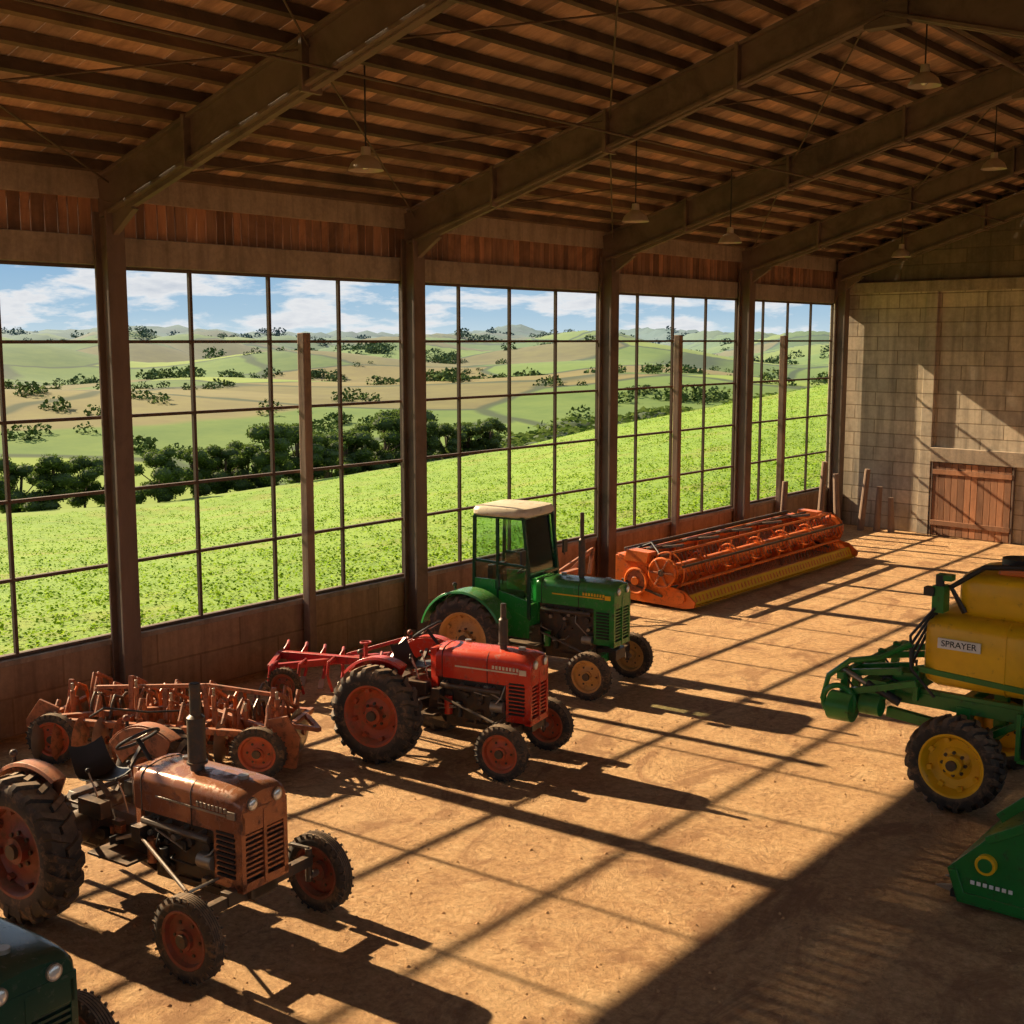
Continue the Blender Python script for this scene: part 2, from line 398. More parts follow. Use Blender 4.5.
# ------------------------------------------------------------------ tractor
def sec(x,w,zb,zt,r=.12,n=6,crown=.025):
    pts=[Vector((x,-w,zb)),Vector((x,-w,(zb+zt-r)/2))]
    for i in range(n+1):
        a=math.pi-math.pi/2*i/n; pts.append(Vector((x,-w+r+r*math.cos(a),zt-r+r*math.sin(a))))
    for k in(-.5,0,.5): pts.append(Vector((x,k*(w-r),zt+crown*(1-k*k))))
    for i in range(n+1):
        a=math.pi/2-math.pi/2*i/n; pts.append(Vector((x,w-r+r*math.cos(a),zt-r+r*math.sin(a))))
    pts+=[Vector((x,w,(zb+zt-r)/2)),Vector((x,w,zb))]
    return pts
def tractor(loc,head,wb,Rr,wr,tr,Rf,wf,tf,zt,hw,ex,body,rimR,rimF,fend,hoodlen=1.2,cab=False,lamps='nose',badge=M_steel,exr=.06,grille=None,gz=.62,seed=1,exx=.62,fender='narrow',nose=.12):
    rr=random.Random(seed)
    e=empty('tractor',(loc[0],loc[1],0),head)
    xn=wb+nose; x0=xn-hoodlen; zb=zt-.40
    grille=grille or body
    b=B()
    b.loft([sec(x0,hw,zb,zt-.03),sec(x0+.06,hw,zb,zt),sec(xn-.3,hw,zb,zt+.01),sec(xn-.12,hw*.99,zb,zt),sec(xn-.03,hw*.97,zb,zt-.02),sec(xn,hw*.93,zb+.02,zt-.05)],body)
    for xx in (x0+.10,x0+hoodlen*.55):
        b.loft([sec(xx,hw+.006,zb-.01,zt+.006),sec(xx+.012,hw+.006,zb-.01,zt+.006)],M_dark)
    b.out('hood',e,.006)
    b=B()
    gx=xn-.36
    b.b2((gx,-hw+.015,gz),(xn-.06,hw-.015,zb+.02),body)
    b.b2((xn-.07,-hw+.05,gz+.03),(xn-.045,hw-.05,zt-.2),M_dark)
    for s in(-1,1): b.b2((xn-.08,s*(hw-.01),gz),(xn,s*(hw-.06),zt-.17),grille)
    b.b2((xn-.08,-hw+.01,gz-.02),(xn,hw-.01,gz+.06),grille)
    b.b2((xn-.08,-hw+.03,zt-.22),(xn+.005,hw-.03,zt-.17),grille)
    b.b2((xn-.06,-.018,gz),(xn+.008,.018,zt-.2),grille)
    z=gz+.10
    while z<zt-.24:
        b.b2((xn-.05,-hw+.05,z),(xn-.008,hw-.05,z+.02),grille); z+=.048
    for s in(-1,1):
        for k in range(9):
            z=gz+.10+k*.05
            if z<zt-.3: b.b2((gx+.05,s*(hw-.02),z),(xn-.09,s*(hw+.004),z+.024),M_dark)
        b.b2((x0+.3,s*(hw-.004),zt-.235),(xn-.18,s*(hw+.007),zt-.215),badge)
        nl=8
        for k in range(nl):
            xx=xn-.55+k*.05; b.b2((xx,s*(hw-.004),zt-.20),(xx+.03,s*(hw+.009),zt-.155),badge)
        b.b2((xn-.16,s*(hw-.004),zt-.24),(xn-.06,s*(hw+.01),zt-.17),badge)
    if lamps=='nose':
        for s in(-1,1):
            b.cyl((xn-.05,s*hw*.52,zt-.115),(xn+.02,s*hw*.52,zt-.115),.06,M_steel,n=20)
            b.ball((xn+.018,s*hw*.52,zt-.115),.05,M_lamp,(.35,1,1),16)
    b.cyl((xn-.25,0,zt),(xn-.25,0,zt+.06),.05,M_steel)
    b.cyl((x0+.3,.1,zt),(x0+.3,.1,zt+.05),.045,M_steel)
    b.out('grille',e,.004)
    b=B()
    b.b2((x0+.02,-.2,.56),(gx,.2,zb+.04),M_eng); b.b2((x0+.1,-.15,.42),(gx-.1,.15,.58),M_eng)
    b.b2((gx-.05,-.17,.5),(xn-.02,.17,.66),M_eng)
    for s in(-1,1):
        for k in range(4):
            xx=x0+.14+k*(gx-x0-.2)/3.6
            b.cyl((xx,s*.18,zb-.08),(xx,s*.3,zb-.10),.03,M_steel if s<0 else M_eng,n=10)
            b.cyl((xx+.05,s*.17,zb-.22),(xx+.05,s*.24,zb-.22),.045,M_eng,n=10)
        b.tube([(x0+.1,s*.29,zb-.10),(gx-.05,s*.29,zb-.10)],.035,M_eng)
        b.cyl((x0+.2,s*.27,.62),(x0+.2,s*.27,.86),.055,M_steel if s>0 else body,n=14)
        b.cyl((x0+.36,s*.27,.60),(x0+.36,s*.27,.80),.045,M_black,n=14)
        b.cyl((gx-.2,s*.26,.8),(gx-.02,s*.26,.8),.075,M_steel,n=14)
        for k in range(16):
            xx=rr.uniform(x0+.05,gx-.05); zz=rr.uniform(.55,zb-.05); d=rr.uniform(.03,.09)
            if rr.random()<.5: b.box((xx,s*.22,zz),(d,.08,d*rr.uniform(.6,1.4)),rr.choice([M_eng,M_black,M_steel,M_eng]))
            else: b.cyl((xx,s*.19,zz),(xx,s*(.23+d*.6),zz),d*.4,rr.choice([M_eng,M_steel,M_black]),n=10)
        for k in range(5):
            xa=rr.uniform(x0,gx-.2);xb=xa+rr.uniform(.15,.35);za=rr.uniform(.6,zb);zc=rr.uniform(.6,zb)
            b.tube([(xa,s*.24,za),(xa+.03,s*.31,(za*2+zc)/3),(xb-.03,s*.3,(za+2*zc)/3),(xb,s*.22,zc)],.011,rr.choice([M_black,M_steel]),6)
    b.cyl((gx-.06,0,.95),(gx-.02,0,.95),.16,M_black,n=18)
    b.loft([[Vector((x,y*w1,.72+z*h1)) for y,z in((-1,-.6),(-.6,-1),(.6,-1),(1,-.6),(1,.6),(.6,1),(-.6,1),(-1,.6))] for x,w1,h1 in((x0+.08,.24,.27),(x0-.12,.23,.25),(x0-.2,.16,.2),(.3,.16,.2),(.2,.22,.27),(-.28,.22,.27),(-.32,.15,.2))],M_eng)
    for k in range(14):
        xx=rr.uniform(.2,x0); s=rr.choice((-1,1)); b.box((xx,s*.19,rr.uniform(.6,.9)),(rr.uniform(.05,.14),.07,rr.uniform(.04,.12)),rr.choice([M_eng,M_black,body]))
    for s in(-1,1):
        b.cyl((0,s*.2,Rr),(0,s*(tr-.12),Rr),.17,M_eng,.1,18); b.cyl((0,s*(tr-.2),Rr),(0,s*(tr-.05),Rr),.06,M_steel,n=12)
        b.cyl((0,s*(tr-.28),Rr),(0,s*(tr-.2),Rr),.17,M_eng,n=18)
    b.b2((-.28,-.2,Rr-.2),(.25,.2,Rr+.22),M_eng)
    for s in(-1,1):
        b.bar((-.1,s*.25,Rr-.25),(-.8,s*.38,.42),.05,.06,body if cab else M_eng)
        b.bar((-.25,s*.2,Rr+.22),(-.55,s*.3,Rr+.25),.05,.06,M_eng); b.cyl((-.55,s*.3,Rr+.25),(-.6,s*.34,.45),.018,M_steel,n=8)
    b.bar((-.2,0,.42),(-.85,0,.38),.08,.035,M_eng); b.cyl((-.28,0,Rr+.1),(-.8,0,Rr+.0),.022,M_steel,n=8)
    for s in(-1,1):
        b.b2((.45,s*.2,.62),(x0+.1,s*.5,.645),M_eng)
        b.bar((x0-.1,s*.2,.8),(x0-.22,s*.36,.78),.03,.03,M_steel); b.box((x0-.22,s*.38,.78),(.02,.09,.08),M_black)
        b.cyl((.6,s*.2,.55),(.6,s*.48,.62),.02,M_eng,n=8)
    za=Rf+.16
    b.b2((wb-.1,-.14,.48),(wb+.1,.14,.68),M_eng)
    b.bar((wb,-tf+.12,za),(wb,tf-.12,za),.075,.1,M_eng); b.bar((wb,-.4,za+.02),(wb,.4,za+.02),.1,.13,body if cab else M_eng)
    for s in(-1,1):
        b.cyl((wb,s*(tf-.14),Rf-.05),(wb,s*(tf-.14),za+.12),.035,M_eng,n=12); b.cyl((wb,s*(tf-.16),Rf),(wb,s*(tf+.0),Rf),.035,M_steel,n=12)
        b.bar((wb,s*(tf-.14),za+.12),(wb-.2,s*(tf-.17),za+.13),.035,.025,M_steel)
        b.bar((wb-.02,s*.1,.46),(.9*wb-.6,s*.2,.5),.03,.05,M_eng)
    b.cyl((wb-.2,-tf+.17,za+.13),(wb-.2,tf-.17,za+.13),.014,M_steel,n=8)
    b.cyl((wb-.2,-tf+.17,za+.15),(x0+.05,-.3,.86),.018,M_eng,n=8); b.b2((x0-.02,-.34,.8),(x0+.1,-.2,.95),M_eng)
    b.out('chassis',e,.005)
    b=B(); xe=xn-exx; ye=-.05
    b.cyl((xe,ye,zt-.05),(xe,ye,zt+.08),exr*.8,M_eng,n=16)
    b.cyl((xe,ye,zt+.08),(xe,ye,zt+.1),exr*1.15,M_eng,n=18)
    b.cyl((xe,ye,zt+.1),(xe,ye,zt+.1+(ex-zt)*.5),exr,M_eng,n=18)
    b.cyl((xe,ye,zt+.1+(ex-zt)*.5),(xe,ye,zt+.13+(ex-zt)*.5),exr,M_eng,exr*.6,n=18)
    b.cyl((xe,ye,zt+.1+(ex-zt)*.5),(xe,ye,ex),exr*.62,M_eng,n=16)
    b.cyl((xe,ye,ex-.01),(xe,ye,ex+.005),exr*.5,M_dark,n=16)
    b.out('exhaust_pipe',e)
    b=B()
    wide=fender=='wide'
    for s in(-1,1):
        n=16
        a0,a1=(28,165) if wide else (62,140)
        rings=[]
        yi=s*(tr-wr*.62); yo=s*(tr+wr*.55) if wide else s*(tr-wr*.62+.14)
        r0=Rr+.07
        for i in range(n+1):
            a=rad(a0+ (a1-a0)*i/n); c,q=math.cos(a),math.sin(a)
            rings.append([Vector((r0*c,yi,Rr+r0*q)),Vector((r0*c,yo,Rr+r0*q)),Vector(((r0-.02)*c,yo+s*.012,Rr+(r0-.02)*q)),Vector(((r0+.018)*c,yo,Rr+(r0+.018)*q)),Vector(((r0+.018)*c,yi,Rr+(r0+.018)*q))])
        b.loft(rings,fend)
        rin=.2 if wide else Rr*.72
        ring=[((Rr+.065)*math.cos(rad(a0+(a1-a0)*i/n)),Rr+(Rr+.065)*math.sin(rad(a0+(a1-a0)*i/n))) for i in range(n+1)]+[(rin*math.cos(rad(a1-(a1-a0)*i/n)),Rr+rin*math.sin(rad(a1-(a1-a0)*i/n))) for i in range(n+1)]
        b.prism(ring,fend,s*(tr-wr*.62)-.008,s*(tr-wr*.62)+.008)
        b.bar((-.1,s*.25,Rr+.1),(-.05,s*(tr-wr*.62),2*Rr*.93),.05,.03,M_eng)
        b.cyl((-.35,s*(tr-wr*.5),2*Rr-.04),(-.35,s*(tr-wr*.5),2*Rr+.08),.02,M_black); b.ball((-.36,s*(tr-wr*.5),2*Rr+.1),.04,M_eng if s<0 else M_rimr)
    b.out('fenders',e,.004)
    b=B()
    if not cab:
        sz=Rr+.46
        b.b2((-.05,-.06,Rr+.15),(.3,.06,Rr+.22),M_eng); b.bar((.25,0,Rr+.2),(.0,0,sz-.04),.06,.02,M_steel)
        rings=[]
        for i in range(9):
            t=i/8; x=.3-.46*t; lift=.0+.02*math.cos(t*6)+(.26*max(0,(t-.65)/.35)**1.6)
            w=.2+.03*math.sin(t*3)
            rings.append([Vector((x,y*w,sz+lift+.05*y*y-(.012 if k else 0))) for k,ys in((0,(-1,-.5,0,.5,1)),(1,(1,.5,0,-.5,-1))) for y in ys])
        b.loft(rings,M_black)
        b.b2((x0-.28,.15,.9),(x0-.02,.36,1.1),M_black)
        b.box((.3,-.28,Rr+.28),(.34,.12,.16),M_eng); b.box((.3,.28,Rr+.28),(.34,.12,.16),M_eng)
        b.cyl((.05,-.34,Rr+.34),(.05,.34,Rr+.34),.03,M_eng,n=10)
        cx,cz=x0-.28,zt+.14
    else: cx,cz=x0-.3,zt+.1; sz=1.3; b.box((.25,0,sz),(.4,.45,.12),M_black); b.box((.04,0,sz+.28),(.1,.45,.5),M_black)
    b.loft([[Vector((x0-.1,y,z)) for y,z in((-.2,.9),(.2,.9),(.22,zt-.04),(-.22,zt-.04))],[Vector((x0+.02,y,z)) for y,z in((-.24,.9),(.24,.9),(.26,zt-.02),(-.26,zt-.02))]],body)
    for k in(-.1,0,.1): b.cyl((x0-.115,k,zt-.14),(x0-.1,k,zt-.14),.035,M_white,n=14)
    b.cyl((x0-.05,0,zt-.1),(cx,0,cz),.022,M_black)
    ax=Vector((-.55,0,.83)).normalized()
    b.torus((cx,0,cz),ax,.21,.016,M_black,30,8)
    _,u,v=basis(ax)
    for k in range(3):
        a=2*math.pi*k/3; b.cyl((cx,0,cz),Vector((cx,0,cz))+(u*math.cos(a)+v*math.sin(a))*.2,.01,M_steel,n=6)
    for (lx,ly,h) in((x0-.3,.06,.42),(x0-.36,-.08,.36),(.35,.16,.4),(.32,-.2,.45)):
        b.tube([(lx,ly,.88),(lx-.05,ly*1.2,.88+h*.6),(lx-.12,ly*1.3,.88+h)],.01,M_steel,6); b.ball((lx-.12,ly*1.3,.88+h),.025,M_black)
    b.out('driver_station',e,.004)
    if cab:
        b=B(); g=B()
        xa,xb=-.12,.92; hy=.47; zf=1.05; zr=2.68
        fp=[(xa,zf+.35),(xa+.02,zr),(xb-.10,zr),(xb,1.75),(xb,zf)]
        for s in(-1,1):
            y=s*hy
            P=[Vector((x,y,z)) for x,z in fp]
            for k in range(len(P)-1): b.bar(P[k],P[k+1],.05,.05,M_dkgreen)
            b.bar(P[-1],P[0],.05,.05,M_green)
            b.bar((.35,y,zf+.15),(.33,y,zr),.045,.045,M_dkgreen)
            b.bar((xa,y,1.95),(xb,y,1.9),.03,.04,M_dkgreen)
            g.prism([(xa+.03,zf+.55),(xa+.04,zr-.03),(xb-.14,zr-.03),(xb-.03,1.75),(xb-.03,zf+.3)],M_glass,y-.004,y+.004)
            b.prism([(xa,zf),(xa,zf+.6),(.3,zf+.6),(.3,zf+.45),(xb,zf+.3),(xb,zf-.3),(.5,zf-.3),(.4,zf)],M_green,y-.02,y+.02)
            b.cyl((.4,y+s*.03,1.75),(.4,y+s*.06,1.55),.012,M_black,n=6)
            b.tube([(xb-.1,y,2.1),(xb+.02,y+s*.2,2.1),(xb+.02,y+s*.2,1.95)],.01,M_black,6); b.box((xb+.02,y+s*.22,2.1),(.03,.14,.22),M_black)
        for x,z in((xa+.02,zr),(xb-.12,zr),(xb,1.75),(xa,zf+.35)): b.bar((x,-hy,z),(x,hy,z),.05,.05,M_dkgreen)
        g.prism([(xb-.03,1.2),(xb-.03,1.75),(xb-.14,zr-.03),(xb-.135,zr-.03),(xb-.02,1.75),(xb-.02,1.2)],M_glass,-hy,hy)
        b.b2((xb-.02,-hy,zf-.1),(xb+.02,hy,1.3),M_green)
        b.out('cab_frame',e,.01); g.out('cab_glass',e)
        b=B()
        rings=[]
        for z,gsc in((zr+.01,.97),(zr+.04,1.03),(zr+.10,1.03),(zr+.15,.97),(zr+.17,.8)):
            cxx=(xa+xb-.08)/2; hx=(xb-xa)/2*gsc; hh=(hy+.06)*gsc; q=[]
            for k in range(24):
                a=2*math.pi*k/24; c,s_=math.cos(a),math.sin(a)
                q.append(Vector((cxx+hx*math.copysign(abs(c)**.35,c),hh*math.copysign(abs(s_)**.35,s_),z)))
            rings.append(q)
        b.loft(rings,M_cream); b.out('cab_roof',e)
    mr=wheel_rear(Rr,wr,rimR); mf=wheel_front(Rf,wf,rimF)
    link('rear_wheel_1',mr,e,(0,-tr,Rr),(0,0,0)); link('rear_wheel_2',mr,e,(0,tr,Rr),(0,0,math.pi))
    link('front_wheel_1',mf,e,(wb,-tf,Rf),(0,0,0)); link('front_wheel_2',mf,e,(wb,tf,Rf),(0,0,math.pi))
    return e
M_rimmy=paint('rim_mustard',(.62,.34,.10),.5,.5,(.30,.16,.07),.5)
tractor((5.22,6.79),5.5,2.2,.71,.36,.86,.385,.15,.83,1.52,.30,2.36,M_cop,M_rimr,M_rimr,M_rust,hoodlen=1.4,exr=.085,seed=3,badge=M_steel,exx=.8)
tractor((4.55,12.02),12,1.78,.65,.34,.8,.355,.16,.68,1.50,.27,2.12,M_red,M_rimo,M_rimo,M_red,hoodlen=1.4,exr=.06,seed=5,badge=M_cream,exx=.5,nose=.2)
tractor((2.97,15.78),8,2.15,.72,.36,.86,.37,.17,.76,1.72,.30,2.79,M_green,M_rimmy,M_rimmy,M_green,hoodlen=1.4,cab=True,exr=.055,seed=8,badge=M_yel,exx=.7,gz=.75,nose=.2,fender='wide')
tractor((6.1,3.78),3,2.2,.72,.36,.88,.38,.16,.8,1.50,.38,1.51,M_dkgreen,M_rimr,M_rimr,M_dkgreen,hoodlen=1.8,seed=9,badge=M_steel,nose=.57,exr=.02)

# ------------------------------------------------------------------ disc harrow
rg=random.Random(21)
e=empty('disc_harrow',(2.38,9.87,0),27)
e.scale=(1.1,1,1)
b=B(); L=1.5
def hoop(x,y,h,m,r=.022,ln=.42):
    b.tube([(x,y,.5),(x+rg.uniform(-.03,.03),y+.05,.5+h*.7),(x,y+ln*.35,.5+h),(x,y+ln*.75,.5+h*.75),(x,y+ln,.4),(x,y+ln*.85,.2),(x,y+ln*.5,.05)],r,m,7)
for y in(-.55,.55): b.bar((-L,y,.5),(L,y,.5),.08,.08,M_rust)
for x in(-L,-.5,.5,L): b.bar((x,-.55,.53),(x,.55,.53),.06,.06,M_rust)
b.bar((-L,-.55,.53),(.2,.1,.62),.07,.07,M_rust);b.bar((L,-.55,.53),(.2,.1,.62),.07,.07,M_rust)
for gy,ang in((-.5,8),(.5,-8)):
    t=math.tan(rad(ang))
    b.cyl((-L,gy-L*t,.3),(L,gy+L*t,.3),.025,M_eng,n=8)
    for k in range(13):
        x=-L+.05+k*(2*L-.1)/12
        b.lathe([(0,.03),(.12,.02),(.22,-.01),(.29,-.05),(.3,-.052),(.22,-.02),(.12,.008),(0,.018)],(x,gy+x*t,.30),(1,t,0),M_rust if k%3 else M_steel,22)
        b.cyl((x-.03,gy+x*t,.3),(x+.05,gy+x*t,.3),.055,M_rust,n=10)
    for k in range(6):
        x=-L+.15+k*.54
        b.tube([(x,gy+x*t,.3),(x,gy+x*t+.14,.45),(x,gy+x*t+.12,.7),(x,gy,.8+rg.uniform(-.05,.1)),(x,gy-.12,.62)],.03,M_rust,8)
for y in(-.35,-.05,.2):
    for k in range(9):
        hoop(-L+.12+k*.33+rg.uniform(-.05,.05),y,rg.uniform(.22,.42),rg.choice([M_rust,M_rust,M_orange,M_eng]))
for x,h in((-1.4,.95),(-1.05,.85),(-.55,1.05),(-.1,.9),(.45,1.0),(.85,.82),(1.25,1.0)):
    b.bar((x,-.2,.5),(x+rg.uniform(-.08,.08),-.12,h),.05,.06,M_rust); b.bar((x,-.12,h-.02),(x+rg.uniform(-.2,.2),.5,.55),.035,.04,M_rust)
    b.cyl((x+.12,-.3,.5),(x+.12,-.3,h-.1),.03,M_rust); b.cyl((x+.12,-.3,h-.12),(x+.12,-.3,h+.0),.018,M_steel)
b.bar((-1.05,-.12,.86),(.45,-.12,.98),.045,.05,M_rust);b.bar((.45,-.12,.98),(1.3,-.12,.9),.045,.05,M_rust)
b.prism([(1.35,.1),(1.7,.1),(1.75,.5),(1.6,.78),(1.35,.72)],M_rust,-.6,-.56)
b.prism([(-1.7,.15),(-1.35,.1),(-1.3,.7),(-1.55,.8),(-1.75,.5)],M_rust,-.62,-.58)
b.bar((1.5,-.2,.53),(1.8,-.05,.45),.06,.06,M_rust);b.bar((1.5,.3,.53),(1.8,-.05,.45),.06,.06,M_rust)
b.tube([(-.9,-.6,.6),(-.6,-.8,.8),(-.1,-.7,.75),(.2,-.4,.7)],.014,M_black)
b.out('frame_and_discs',e,.004)
wm=wheel_front(.33,.13,M_rimo); link('transport_wheel_1',wm,e,(1.3,-.76,.33)); link('transport_wheel_2',wm,e,(-1.3,-.76,.33))
# ------------------------------------------------------------------ red cultivator
e=empty('field_cultivator',(2.15,13.25,0),30)
b=B();m=M_impred
b.bar((-1.3,.35,.5),(1.7,-.55,.62),.10,.12,m)
b.bar((-1.2,-.4,.48),(.6,.55,.52),.08,.1,m); b.bar((.1,-.45,.5),(1.2,.5,.52),.08,.1,m); b.bar((-1.3,.35,.5),(-1.2,-.4,.48),.07,.08,m)
b.bar((.6,.55,.52),(1.2,.5,.52),.07,.08,m)
for k in range(9):
    t=k/8; x=-1.25+2.7*t; y=.35-.82*t
    b.tube([(x,y,.52),(x+.06,y+.10,.64),(x+.02,y+.26,.66),(x-.03,y+.36,.48),(x,y+.25,.22),(x,y+.08,.04)],.028,m,7); b.bar((x,y+.13,.14),(x,y+.02,.01),.09,.018,M_steel)
for k in range(5):
    t=k/4; x=-1.1+1.6*t; y=-.36+.8*t
    b.tube([(x,y,.5),(x+.05,y-.12,.6),(x,y-.28,.56),(x-.02,y-.3,.35),(x,y-.12,.05)],.026,m,7)
b.bar((.7,-.6,.6),(.95,-.3,1.0),.07,.07,m);b.bar((1.3,-.1,.6),(.95,-.3,1.0),.07,.07,m);b.bar((.95,-.3,1.0),(-.1,.1,.6),.055,.055,m)
b.cyl((.3,-.25,.5),(.3,-.25,.9),.03,m);b.torus((.3,-.25,.9),(0,0,1),.08,.014,m)
b.bar((1.7,-.55,.62),(1.95,-.72,.6),.06,.06,M_eng)
b.out('frame_and_tines',e,.004)
link('gauge_wheel',wheel_front(.27,.12,M_rimr),e,(-.9,-.62,.27))
# ------------------------------------------------------------------ plough by wall
e=empty('mouldboard_plough',(1.35,19.3,0),80)
b=B();m=M_rust
b.bar((-1.3,-.3,.8),(1.3,.35,.8),.12,.12,m)
for k in range(4):
    x=-1.1+k*.7;y=-.25+k*.17
    b.tube([(x,y,.8),(x+.05,y,.5),(x-.05,y-.05,.2)],.04,m)
    rings=[]
    for i in range(6):
        t=i/5; rings.append([Vector((x-.1-.45*t,y-.02-.25*t*t,.05+.05*t)),Vector((x-.08-.45*t,y-.05-.1*t-.12*t*t,.25+.08*t)),Vector((x-.1-.38*t,y-.02-.2*t,.45)),Vector((x-.1-.38*t,y+.0-.2*t,.45)),Vector((x-.08-.45*t,y-.02-.1*t-.12*t*t,.25+.08*t)),Vector((x-.1-.45*t,y-.0-.25*t*t,.05+.05*t))])
    b.loft(rings,M_steel if k%2 else m)
b.bar((1.1,-.1,.8),(1.3,0,1.3),.07,.07,m);b.bar((1.2,.5,.8),(1.3,0,1.3),.07,.07,m);b.bar((1.3,0,1.3),(.2,.05,.85),.05,.05,m)
b.cyl((-.4,0,.8),(-.4,0,1.35),.03,m)
b.out('beam_and_bodies',e,.004)
link('depth_wheel',wheel_front(.3,.12,M_rimo),e,(-.9,-.6,.3))

# ------------------------------------------------------------------ harvester header
e=empty('harvester_header',(3.15,21.8,0),0)
L=7.9
b=B();m=M_orange
b.b2((-1.75,0,.12),(-1.65,L,.95),M_rust); b.b2((-1.8,0,.9),(-1.62,L,1.02),m); b.b2((-1.8,0,.1),(-1.6,L,.22),m)
for k in range(9): b.b2((-1.66,k*L/8-.03 if k else 0,.2),(-1.58,k*L/8+.03,.95),m)
b.prism([(-1.7,.12),(-1.2,.08),(-.2,.08),(-.2,.11),(-1.2,.12),(-1.7,.16)],M_rust,0,L)
b.b2((-.2,0,.04),(-.04,L,.10),M_yel); b.prism([(-.05,.05),(.0,.10),(-.08,.30),(-.14,.30)],M_yel,-.02,L+.02)
y=.08
while y<L: 
    b.prism([(-.05,.05),(.14,.07),(-.05,.11)],M_yel,y-.018,y+.018)
    b.bar((-.012,y+.07,.14),(-.062,y+.07,.25),.05,.012,M_orange); y+=.15
b.cyl((-1.15,.1,.42),(-1.15,L-.1,.42),.17,m,n=20)
def flight(ya,yb,dirn,turns):
    n=int(turns*20); rr_=[]
    for i in range(n+1):
        a=2*math.pi*turns*i/n*dirn; y=ya+(yb-ya)*i/n; c,s=math.cos(a),math.sin(a)
        rr_.append([Vector((-1.15+.16*c,y-.008,.42+.16*s)),Vector((-1.15+.31*c,y-.008,.42+.31*s)),Vector((-1.15+.31*c,y+.008,.42+.31*s)),Vector((-1.15+.16*c,y+.008,.42+.16*s))])
    b.loft(rr_,m)
flight(.15,L/2-.4,1,6);flight(L/2+.4,L-.15,-1,6)
b.out('pan_and_auger',e,.004)
b=B(); cx,cz,rd=-.62,.74,.40
b.cyl((cx,-.1,cz),(cx,L+.1,cz),.13,m,n=18)
for k in range(6):
    a=2*math.pi*k/6+.35; x=cx+rd*math.cos(a);z=cz+rd*math.sin(a)
    b.cyl((x,.1,z),(x,L-.1,z),.03,m if k%2 else M_eng,n=8)
    y=.2
    while y<L-.1:
        b.tube([(x,y,z),(x+.02,y,z-.1),(x+.07,y,z-.2)],.006,M_eng,4); y+=.16
for k in range(7):
    y=.12+(L-.24)*k/6
    b.torus((cx,y,cz),(0,1,0),rd*.62,.022,m,28,6)
    if k in(0,6): b.torus((cx,y,cz),(0,1,0),rd,.018,m,28,6)
    b.cyl((cx,y-.02,cz),(cx,y+.02,cz),.19,m,n=18)
    for j in range(6):
        a=2*math.pi*j/6+.35; b.bar((cx,y,cz),(cx+rd*math.cos(a),y,cz+rd*math.sin(a)),.02,.05,m)
b.out('reel',e)
b=B()
for y in(-.06,L+.02):
    b.prism([(-1.8,.08),(-.1,.04),(.12,.08),(.15,.2),(-.1,.4),(-.8,.52),(-1.1,.9),(-1.8,1.0)],m,y,y+.05)
    yo=y-.05 if y<1 else y+.1
    b.cyl((cx,yo,cz),(cx,y+.02,cz),.30,m,n=28);b.torus((cx,yo,cz),(0,1,0),.3,.03,m)
    b.cyl((-1.25,yo-.01,.5),(-1.25,y+.02,.5),.26,M_rust,n=24);b.torus((-1.25,yo-.01,.5),(0,1,0),.26,.03,m)
    b.cyl((-1.25,yo-.06,.5),(-1.25,y,.5),.09,m,n=14)
    b.cyl((cx,yo-.05,cz),(cx,yo+.05,cz),.07,M_eng);b.cyl((-.2,yo,.26),(-.2,y+.02,.26),.13,m,n=18)
    b.bar((-1.7,y,1.0),(cx,y,cz+.06),.06,.08,m);b.bar((-1.6,y-.06,.5),(-.6,y-.06,.25),.04,.05,M_eng)
    for k in range(6):
        a=2*math.pi*k/6;b.bar((cx,yo-.04,cz),(cx+.3*math.cos(a),yo-.03,cz+.3*math.sin(a)),.02,.04,M_rust)
    b.prism([(-1.55,.9),(-1.0,.9),(-.95,1.12),(-1.5,1.15)],m,y-.05,y+.25)
b.tube([(-1.7,.5,1.05),(-1.2,.4,1.25),(-.9,.2,1.1),(-.7,0,.9)],.02,M_black)
for k in range(5): b.bar((-1.7,.8+k*1.5,1.0),(-.65,.8+k*1.5,1.2),.05,.06,M_eng)
b.cyl((-1.72,.2,1.08),(-1.72,L-.2,1.08),.05,M_eng,n=10);b.cyl((-1.2,.2,1.12),(-1.2,L-.2,1.12),.025,M_eng,n=8)
b.out('end_plates',e,.005)

# ------------------------------------------------------------------ sprayer
e=empty('crop_sprayer',(11.22,14.35,0),0)
def rbox(b,x0,x1,y0,y1,z0,z1,m,p=.3,ends=.12,n=28):
    rings=[];cy=(y0+y1)/2;cz=(z0+z1)/2;hy=(y1-y0)/2;hz=(z1-z0)/2
    for x,k in((x0,.80),(x0+ends*.25,.92),(x0+ends,1),(x1-ends,1),(x1-ends*.25,.92),(x1,.80)):
        rings.append([Vector((x,cy+hy*k*math.copysign(abs(math.cos(a))**p,math.cos(a)),cz+hz*k*math.copysign(abs(math.sin(a))**p,math.sin(a)))) for a in[2*math.pi*i/n for i in range(n)]])
    b.loft(rings,m)
b=B()
rbox(b,-.52,2.5,.05,1.75,1.38,2.28,M_yel,.32,.2)
for x in(.45,1.5): rbox(b,x,x+.05,.04,1.76,1.37,2.29,M_yel,.32,.02)
rbox(b,-.2,2.4,.3,1.6,2.2,2.78,M_yel,.35,.18)
b.out('tank',e)
b=B()
b.cyl((.35,.9,2.75),(.35,.9,2.92),.22,M_black,n=24); rbox(b,.2,1.2,.45,1.3,2.76,2.86,M_orange,.3,.05)
b.tube([(-.1,.32,2.3),(-.25,.25,2.6),(.1,.35,2.86),(.6,.4,2.9),(1.2,.4,2.84)],.035,M_black)
b.b2((-.3,.02,1.90),(.2,.045,2.02),M_white)
